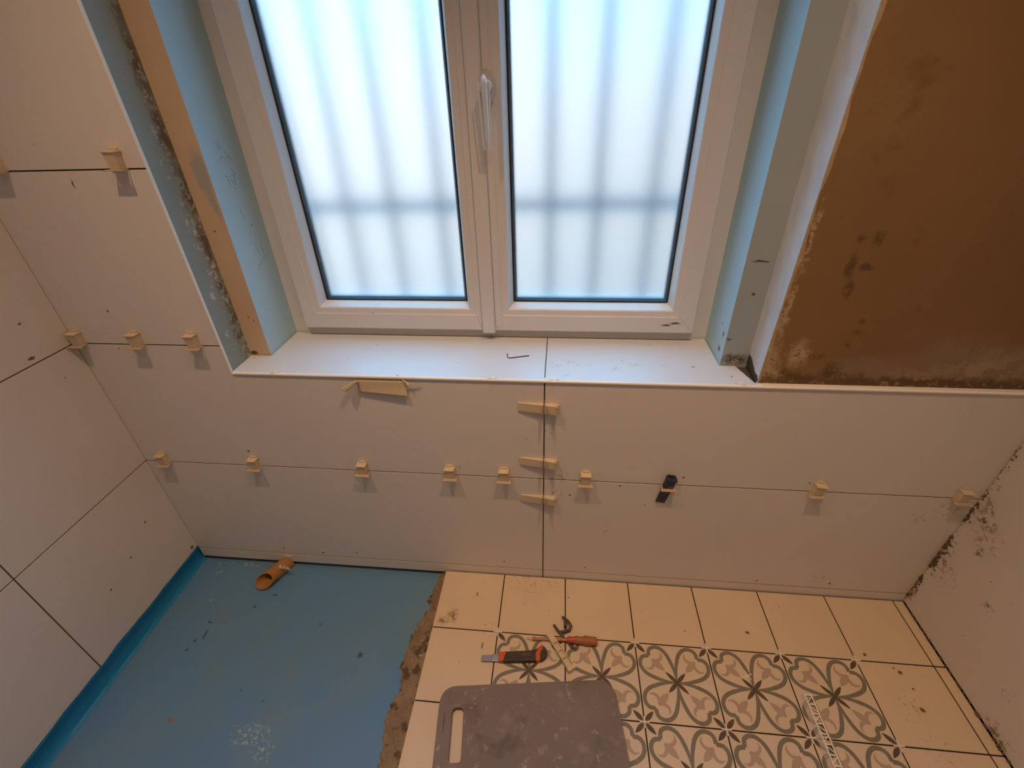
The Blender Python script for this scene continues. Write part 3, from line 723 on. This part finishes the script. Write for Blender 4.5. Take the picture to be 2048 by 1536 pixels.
# cross spacers
def spacer_mb(r=.0125, w_=.0011, h=.0016):
    b_ = MB()
    pl = [(r, w_), (w_, w_), (w_, r), (-w_, r), (-w_, w_), (-r, w_), (-r, -w_), (-w_, -w_), (-w_, -r), (w_, -r), (w_, -w_), (r, -w_)]
    b_.prism(pl, 'z', 0, h); return b_
sp = spacer_mb().build('tile_spacer', M_white_plastic); first = True
names_c = {1: 'first', 2: 'second', 3: 'third', 4: 'fourth', 5: 'fifth', 6: 'sixth'}
for r_, yy in enumerate((Y1, Y1 - P)):
    for c_i in range(1, 7):
        if r_ == 1 and c_i in (1, 2): continue
        o = sp if first else dup(sp, (0, 0, 0)); first = False
        o.location = (c_i * P, yy, .0002); o.rotation_euler = (0, 0, 0)
        if r_ == 0:
            lab = {1: 'white cross spacer above the knife blade at the first patterned tile corner', 2: 'white cross spacer by the black clip and screwdriver shaft', 3: 'white cross spacer at floor joint crossing right of the screwdriver handle',
                   4: 'white cross spacer between second and third patterned tile from the screwdriver, plain row side', 5: 'white cross spacer on the plain row, last crossing before the right patterned corner', 6: 'white cross spacer at the upper right corner of the patterned tiles'}[c_i]
        else:
            lab = {3: 'white cross spacer in the four leaf crossing beside the rubber board', 4: 'white cross spacer in the four leaf crossing, middle of the patterned floor', 5: 'white cross spacer in the crossing beside the perforated bead', 6: 'white cross spacer at right edge of patterned tiles, below the corner one'}[c_i]
        tag(o, lab, 'tile spacer', 'cross spacers in the floor joints')
o = dup(sp, (.893, -.262, .0003), (0, 0, .45)); tag(o, 'loose white cross spacer lying on a patterned tile', 'tile spacer')
for (x, y, rz, rx_, lab) in ((-.361, .006, .5, .3, 'white cross spacer at the sill edge by the left recess corner'), (.200, .0045, .1, .4, 'white cross spacer on the sill edge, left of the open joint'),
                        (.349, .005, .0, .5, 'white cross spacer standing on the sill edge, right of the joint'), (.780, .006, -.4, .3, 'white cross spacer on the sill edge near the right recess corner')):
    o = dup(sp, (x, y - .004, ZS + .0006), (.08, 0, rz)); tag(o, lab, 'tile spacer', 'cross spacers on the sill edge')
o = dup(sp, (-.553, -.0018, .022), (PI / 2, .1, 0)); tag(o, 'white cross spacer stuck in the bottom wall strip above the pipe', 'tile spacer')

# ------------------------------------------------------------------ masking tape on the sill front
tp = MB()
def sheet(fn, nu, nv, th=.0003, mi=0):
    vs = [[fn(i / nu, k / nv) for k in range(nv + 1)] for i in range(nu + 1)]
    for i in range(nu):
        for k in range(nv): tp.face([vs[i][k], vs[i + 1][k], vs[i + 1][k + 1], vs[i][k + 1]], mi)
def tape(u, v):
    x = -.148 + .126 * u + .004 * v; z = .7565 - v * (.036 + .006 * u)
    y = -.0055 - .0005 - (.010 * max(0, v - .35) ** 1.3 * (.25 + u))
    if v < .15: y = -.0052
    return (x, y, z)
sheet(tape, 16, 8)
bmesh.ops.remove_doubles(tp.bm, verts=tp.bm.verts, dist=1e-6)
tape_root = empty('masking_tape', (-.085, 0, .735)); ti = Matrix.Translation(-Vector((-.085, 0, .735)))
tag(tape_root, 'torn strip of beige masking tape hanging from the sill edge', 'tape')
o = tp.build('tape_strip', M_tape, tape_root, smooth=True); o.matrix_parent_inverse = ti
m_ = o.modifiers.new('thick', 'SOLIDIFY'); m_.thickness = .0004
tp = MB()
def roll(u, v):
    a = 5.2 * v + .4; r = .0100 - .0012 * v
    p0 = Vector((-.143, -.010, .757)); p1 = Vector((-.174, -.022, .737))
    p = p0.lerp(p1, u); r *= (.55 + .5 * u)
    return (p.x + r * math.cos(a) * .55, p.y + r * math.sin(a) * .6, p.z - r * math.cos(a) * .62)
sheet(roll, 8, 16)
o = tp.build('tape_curl', M_tape, tape_root, smooth=True); o.matrix_parent_inverse = ti
m_ = o.modifiers.new('thick', 'SOLIDIFY'); m_.thickness = .0004
tp = MB()
def curl2(u, v):
    x = -.042 + .034 * u; z = ZS + .0015 - .013 * u - .001 + .004 * v * (1 - u) ; y = .004 - .014 * u - .006 * v * u
    return (x, y - .002, z - .004 * v * u)
sheet(curl2, 10, 4)
def curl3(u, v): return (-.012 + .034 * u, -.009 + .003 * u - .003 * v * (1 - u), .7545 - .002 * u - .006 * v * (1 - u))
sheet(curl3, 8, 3)
o = tp.build('tape_end', M_tape, tape_root, smooth=True); o.matrix_parent_inverse = ti
m_ = o.modifiers.new('thick', 'SOLIDIFY'); m_.thickness = .0004

# hex key on the sill
b_ = MB(); z_ = ZS + .0013
b_.tube([(.2225, .123, z_), (.2245, .112, z_), (.2262, .1045, z_), (.2290, .1015, z_), (.2340, .1018, z_), (.255, .108, z_), (.281, .1155, z_)], .0012, 6)
tag(b_.build('hex_key', M_steel if False else mat('blackened steel', (.05, .045, .04), .4, metal=.6)), 'small dark hex key lying on the white window sill', 'hex key')

# ------------------------------------------------------------------ pipe stub at the wall foot
pr_ = .0245
def pipe():
    b_ = MB(); a = Vector((-.6005, -.088, -.0005)); b = Vector((-.566, .0095, -.022)); n = 48
    ax = (b - a).normalized(); u = ax.cross(Vector((0, 0, 1))).normalized(); w_ = u.cross(ax)
    v_ = Vector((.503, -.46, .733)); ao_ = -ax; pe = (v_ - ao_ * v_.dot(ao_)).normalized(); cut = ao_ * math.cos(.64) + pe * math.sin(.64)                 # sawn off on the slant, facing up
    rings = []
    for base, r in ((a, pr_), (b, pr_), (b, pr_ - .0020), (a, pr_ - .0020)):
        ring = []
        for k in range(n):
            p = base + u * math.cos(2 * PI * k / n) * r + w_ * math.sin(2 * PI * k / n) * r
            if base is b: p = p + ax * (-(p.y - -.0012) / ax.y)      # cut off flush with the wall tiles
            else: p = p - ax * ((p - a).dot(cut) / ax.dot(cut))
            ring.append(b_.bm.verts.new(p))
        rings.append(ring)
    for i in range(4):
        A_, B_ = rings[i], rings[(i + 1) % 4]
        for k in range(n): b_.bm.faces.new((A_[k], A_[(k + 1) % n], B_[(k + 1) % n], B_[k]))
    return b_
pp = pipe().build('drain_pipe', M_pipe, smooth=True); tag(pp, 'short orange brown plastic pipe on the blue floor against the wall', 'pipe')
b_ = MB()
for i in range(8):
    a0, a1 = -.35 + i * .28, -.35 + (i + 1) * .28
    pass
fl = []
for i in range(9):
    a = 1.35 - i * .17; r = pr_ + .0008 + (.0 if i < 5 else (i - 5) * .003)
    fl.append((-.560 + r * math.sin(1.4 - a) * 1.0, -.042 - .010 * 0 , ZF + pr_ + r * math.cos(1.4 - a)))
for i in range(8):
    p, q = [(c[0] - .002, c[1], c[2] + .012) for c in (fl[i], fl[i + 1])]
    b_.face([p, q, (q[0] + .006, q[1] - .016 + .001 * i, q[2]), (p[0] + .006, p[1] - .016 + .001 * i, p[2])])
bmesh.ops.remove_doubles(b_.bm, verts=b_.bm.verts, dist=1e-6)
o = b_.build('clear_tape', M_clear, pp, smooth=True); m_ = o.modifiers.new('thick', 'SOLIDIFY'); m_.thickness = .0003

# ------------------------------------------------------------------ rubber board with hand slot
def rounded(pts, rads, n=8):
    out = []
    m = len(pts)
    for i, p in enumerate(pts):
        p = Vector(p); a = Vector(pts[i - 1]); b = Vector(pts[(i + 1) % m]); r = rads[i]
        da = (a - p).normalized(); db = (b - p).normalized(); s0 = p + da * r; s1 = p + db * r
        for k in range(n + 1):
            u = k / n; out.append(tuple((s0 * (1 - u) ** 2 + p * 2 * u * (1 - u) + s1 * u * u)))
    return out
BT = .016
brd = empty('rubber_board', (.30, -.60, 0)); bi = Matrix.Translation(-Vector((.30, -.60, 0)))
tag(brd, 'dusty grey brown rubber board with rounded corners and hand slot on the floor tiles', 'board')
outl = rounded([(.068, -.364), (.528, -.3075), (.586, -.78), (.118, -.83)], [.045, .05, .05, .05])
slot = rounded([(.1085, -.4115), (.1385, -.408), (.152, -.524), (.122, -.5275)], [.013, .013, .008, .008], 5)
def loops_slab(outer, inner, z0, z1):
    me = bmesh.new()
    for z, flip in ((z0, 1), (z1, 0)):
        eo = []
        for lp_ in (outer, inner):
            vs = [me.verts.new((a, b, z)) for a, b in lp_]
            for i in range(len(vs)): eo.append(me.edges.new((vs[i], vs[(i + 1) % len(vs)])))
        bmesh.ops.triangle_fill(me, use_beauty=True, edges=eo)
    me.verts.ensure_lookup_table(); nO, nI = len(outer), len(inner); st = nO + nI
    for off_, n_ in ((0, nO), (nO, nI)):
        for i in range(n_):
            a, b = off_ + i, off_ + (i + 1) % n_
            me.faces.new((me.verts[a], me.verts[b], me.verts[st + b], me.verts[st + a]))
    return me
b_ = MB(); b_.bm.free(); b_.bm = loops_slab(outl, slot, .0008, BT)
o = b_.build('board_sheet', M_rubber, brd, bevel=.002); o.matrix_parent_inverse = bi
b_ = MB()   # cut tear beside the slot
b_.tube([(.0905, -.420, BT + .0001), (.0925, -.44, BT + .0002), (.0965, -.468, BT + .0001)], [.0003, .0009, .0003], 6, 0, .3)
o = b_.build('cut_mark', M_grout, brd); o.matrix_parent_inverse = bi

# ------------------------------------------------------------------ utility knife
def place(root, loc, rz):
    root.location = loc; root.rotation_euler = (0, 0, rz)
kn = empty('utility_knife'); place(kn, (.213, -.272, .0005), .10)
tag(kn, 'orange and black snap blade knife lying on the floor tiles', 'knife')
bodyp = catmull([(.0, -.0135), (.03, -.0145), (.07, -.0150), (.10, -.0150), (.120, -.0135), (.1335, -.004), (.1375, .008), (.134, .019), (.1265, .0255), (.117, .0235), (.104, .0165), (.085, .0135), (.05, .0125), (.02, .0115), (.0, .0095)], 3)
b_ = MB(); b_.prism(bodyp, 'z', .001, .0165)
b_.build('grip', M_black, kn, bevel=.003, seg=3)
b_ = MB(); b_.prism([(-.0008, -.0140), (.012, -.0148), (.017, -.002), (.022, .0122), (.0, .0102)], 'z', .0007, .0173); c_ = b_.build('collar', M_orange, kn, bevel=.002); c_['label'] = 'orange front collar'
b_ = MB(); b_.prism([(.104, -.0158), (.116, -.0148), (.117, .002), (.1215, .0145), (.122, .0262), (.113, .0225), (.108, .012), (.1035, .002)], 'z', .0007, .0173); c_ = b_.build('band', M_orange, kn, bevel=.002); c_['label'] = 'orange rear band'
b_ = MB(); b_.ring([(.1195 + .0062 * math.cos(k * PI / 8), .0188 + .0062 * math.sin(k * PI / 8)) for k in range(16)], [(.1195 + .0030 * math.cos(k * PI / 8), .0188 + .0030 * math.sin(k * PI / 8)) for k in range(16)], 'z', .012, .0180); c_ = b_.build('hanging_eye', M_orange, kn, bevel=.0006)
b_ = MB(); b_.box(-.046, .004, -.0105, .0065, .0068, .0080)
b_.prism([(-.0505, -.0085), (-.046, -.0105), (-.046, .0065), (-.0495, .0040)], 'z', .0069, .0079)
b_.build('blade', M_dirtysteel, kn)
b_ = MB(); b_.box(-.020, .002, -.0115, .0078, .0060, .0100); b_.build('blade_guide', M_steel, kn, bevel=.001)
b_ = MB()
for k in range(9): b_.box(.028 + k * .0045, .0305 + k * .0045, -.0105, -.0050, .0164, .0172)
b_.build('grip_ribs', M_black, kn, bevel=.0003)
# dull red marks of the worn, unreadable name on the grip
b_ = MB()
def bar(x0, y0, x1, y1, w_=.0007):
    a = Vector((x0, y0)); b = Vector((x1, y1)); n_ = Vector((-(b - a).y, (b - a).x)).normalized() * w_ / 2
    b_.hexa([(a.x - n_.x, a.y - n_.y, .0163), (b.x - n_.x, b.y - n_.y, .0163), (b.x + n_.x, b.y + n_.y, .0163), (a.x + n_.x, a.y + n_.y, .0163)],
            [(a.x - n_.x, a.y - n_.y, .0168), (b.x - n_.x, b.y - n_.y, .0168), (b.x + n_.x, b.y + n_.y, .0168), (a.x + n_.x, a.y + n_.y, .0168)])
lx, ly, lh = .0665, -.0008, .0062
bar(lx, ly + lh, lx + .0022, ly - .001, .0014); bar(lx + .0022, ly - .001, lx + .0044, ly + lh, .0014)
for k in range(3):
    x_ = lx + .0066 + k * .0062
    bar(x_, ly, x_ + .0044, ly, .0009); bar(x_, ly + lh, x_ + .0044, ly + lh, .0009); bar(x_, ly, x_, ly + lh, .0009)
    if k != 0: bar(x_ + .0044, ly, x_ + .0044, ly + lh, .0009)
    else: bar(x_, ly + lh / 2, x_ + .0038, ly + lh / 2, .0009)
b_.build('lettering', mat('dull red lettering', (.30, .075, .05), .6), kn)

# ------------------------------------------------------------------ screwdriver
sd = empty('screwdriver'); place(sd, (.288, -.211, 0), .012)
tag(sd, 'worn red and orange screwdriver lying on the floor under a wedge', 'screwdriver')
zc = .0135
b_ = MB(); b_.tube([(0, 0, .0035), (.018, 0, .0046), (.022, 0, .0050)], [.0022, .0026, .0026], 10, 0, .5); b_.build('blade_tip', M_steel, sd, smooth=True)
b_ = MB(); b_.tube([(.0165, 0, .0047), (.0175, 0, .0048), (.024, 0, .0052), (.026, 0, .0054), (.062, 0, .0078), (.124, 0, .0118)], [.0050, .0062, .0062, .0040, .0042, .0046], 14); b_.build('shaft', M_shaft, sd, smooth=True)
b_ = MB(); b_.tube([(.117, 0, .0120), (.118, 0, .0120), (.122, 0, .0122), (.126, 0, zc), (.150, 0, zc)], [.004, .0085, .0095, .0085, .0095], 16); c_ = b_.build('handle_collar', M_red, sd, smooth=True); c_['label'] = 'bright red handle collar'
b_ = MB()
hp = [(.139, .0092), (.142, .0112), (.150, .0108), (.158, .0100), (.166, .0125), (.171, .0138), (.176, .0128), (.190, .0118), (.199, .0118), (.2025, .0100), (.203, .004)]
b_.tube([(x, 0, zc) for x, r in hp], [r for x, r in hp], 14); b_.build('handle', M_oldorange, sd, smooth=True)

# ------------------------------------------------------------------ loose wedge resting on the screwdriver shaft
b_ = MB()
Lw, hw = .106, .0105
b_.prism([(0, 0), (Lw, 0), (Lw, .014), (0, .0035)], 'y', -hw, hw)
b_.bm.free(); b_ = MB()
# hollow underside: outer shell with four pockets
def tw(x): return .0035 + .0105 * x / Lw
b_.hexa([(0, -hw * .8, 0), (0, hw * .8, 0), (0, hw * .8, .0012), (0, -hw * .8, .0012)], [(Lw, -hw, 0), (Lw, hw, 0), (Lw, hw, tw(Lw) - .010), (Lw, -hw, tw(Lw) - .010)])
for s_ in (-1, 1):
    b_.hexa([(0, s_ * hw * .8, 0), (0, s_ * (hw * .8 - .0022), 0), (0, s_ * (hw * .8 - .0022), tw(0) + .001), (0, s_ * hw * .8, tw(0) + .001)], [(Lw, s_ * hw, 0), (Lw, s_ * (hw - .0022), 0), (Lw, s_ * (hw - .0022), tw(Lw) + .001), (Lw, s_ * hw, tw(Lw) + .001)])
for x in (.0, .030, .053, .075, Lw - .003):
    b_.box(x, x + .0025, -hw * .93, hw * .93, .001, tw(x) + .001)
b_.box(.002, .030, -hw * .8, hw * .8, .001, tw(.015) + .001)
b_.box(Lw - .002, Lw + .008, -hw - .002, hw + .002, 0, tw(Lw) + .002)
lw = b_.build('loose_wedge', M_wedge, bevel=.0005)
lw.location = (.352, -.199, .0155); lw.rotation_euler = (0, .115, -.945)
tag(lw, 'cream plastic wedge, hollow side up, lying across the screwdriver shaft', 'wedge')

# dark broken clip behind the screwdriver
dc = MB()
dc.tube([(.366, -.165, .006), (.378, -.183, .010), (.392, -.196, .008), (.405, -.213, .004)], [.0035, .004, .004, .003], 8)
dc.tube([(.392, -.137, .004), (.398, -.147, .012), (.409, -.158, .018), (.417, -.168, .012), (.412, -.178, .008), (.396, -.184, .006), (.384, -.186, .005)], [.0035, .0045, .004, .0045, .005, .0055, .004], 8)
dc.tube([(.408, -.212, .0035), (.418, -.224, .0035), (.432, -.229, .003)], [.004, .0045, .003], 8)
dc.box(.396, .404, -.170, -.150, .0005, .016)
tag(dc.build('broken_clip', M_darkplastic, smooth=True), 'small dark twisted plastic clip behind the screwdriver', 'clip')

# ------------------------------------------------------------------ perforated bead lying on the floor
bd = empty('perforated_bead', (1.028, -.30, 0), (0, 0, .0)); tag(bd, 'white perforated plastic corner bead lying on the patterned tiles', 'corner bead')
b_ = MB(); y0, y1 = -.0, -.62; zt_ = .010; hw = .0095
dx = lambda y: .012 * (-y) / .62 * 1.2
for s_ in (-1, 1):
    b_.hexa([(s_ * hw + dx(y0), y0, zt_ - .001), (s_ * (hw - .003) + dx(y0), y0, zt_ - .001), (s_ * (hw - .003) + dx(y0), y0, zt_ + .0006), (s_ * hw + dx(y0), y0, zt_ + .0006)],
            [(s_ * hw + dx(y1), y1, zt_ - .001), (s_ * (hw - .003) + dx(y1), y1, zt_ - .001), (s_ * (hw - .003) + dx(y1), y1, zt_ + .0006), (s_ * hw + dx(y1), y1, zt_ + .0006)])
k = 0; y = -.001
while y > y1 + .02:
    xa, xb = (-hw, hw) if k % 2 else (hw, -hw)
    for (ya, yb2) in ((y, y - .0001), (y - .0215, y - .0215)):
        pass
    b_.hexa([(-hw + dx(y), y, zt_ - .001), (-hw + dx(y), y - .003, zt_ - .001), (-hw + dx(y), y - .003, zt_ + .0005), (-hw + dx(y), y, zt_ + .0005)],
            [(hw + dx(y), y, zt_ - .001), (hw + dx(y), y - .003, zt_ - .001), (hw + dx(y), y - .003, zt_ + .0005), (hw + dx(y), y, zt_ + .0005)])
    b_.hexa([(xa + dx(y), y - .002, zt_ - .001), (xa + dx(y), y - .0045, zt_ - .001), (xa + dx(y), y - .0045, zt_ + .0005), (xa + dx(y), y - .002, zt_ + .0005)],
            [(xb + dx(y), y - .0185, zt_ - .001), (xb + dx(y), y - .0215, zt_ - .001), (xb + dx(y), y - .0215, zt_ + .0005), (xb + dx(y), y - .0185, zt_ + .0005)])
    y -= .0215; k += 1
b_.build('web', M_trim, bd)
b_ = MB()
for s_ in (-1, 1):
    b_.hexa([(s_ * hw + dx(y0), y0, zt_), (s_ * (hw + .0008) + dx(y0), y0, zt_), (s_ * (hw + .0085) + dx(y0), y0, .0006), (s_ * (hw + .0075) + dx(y0), y0, .0006)],
            [(s_ * hw + dx(y1), y1, zt_), (s_ * (hw + .0008) + dx(y1), y1, zt_), (s_ * (hw + .0085) + dx(y1), y1, .0006), (s_ * (hw + .0075) + dx(y1), y1, .0006)])
b_.build('flange', mat('translucent bead flange', (.85, .80, .77), .35, alpha=.28), bd)
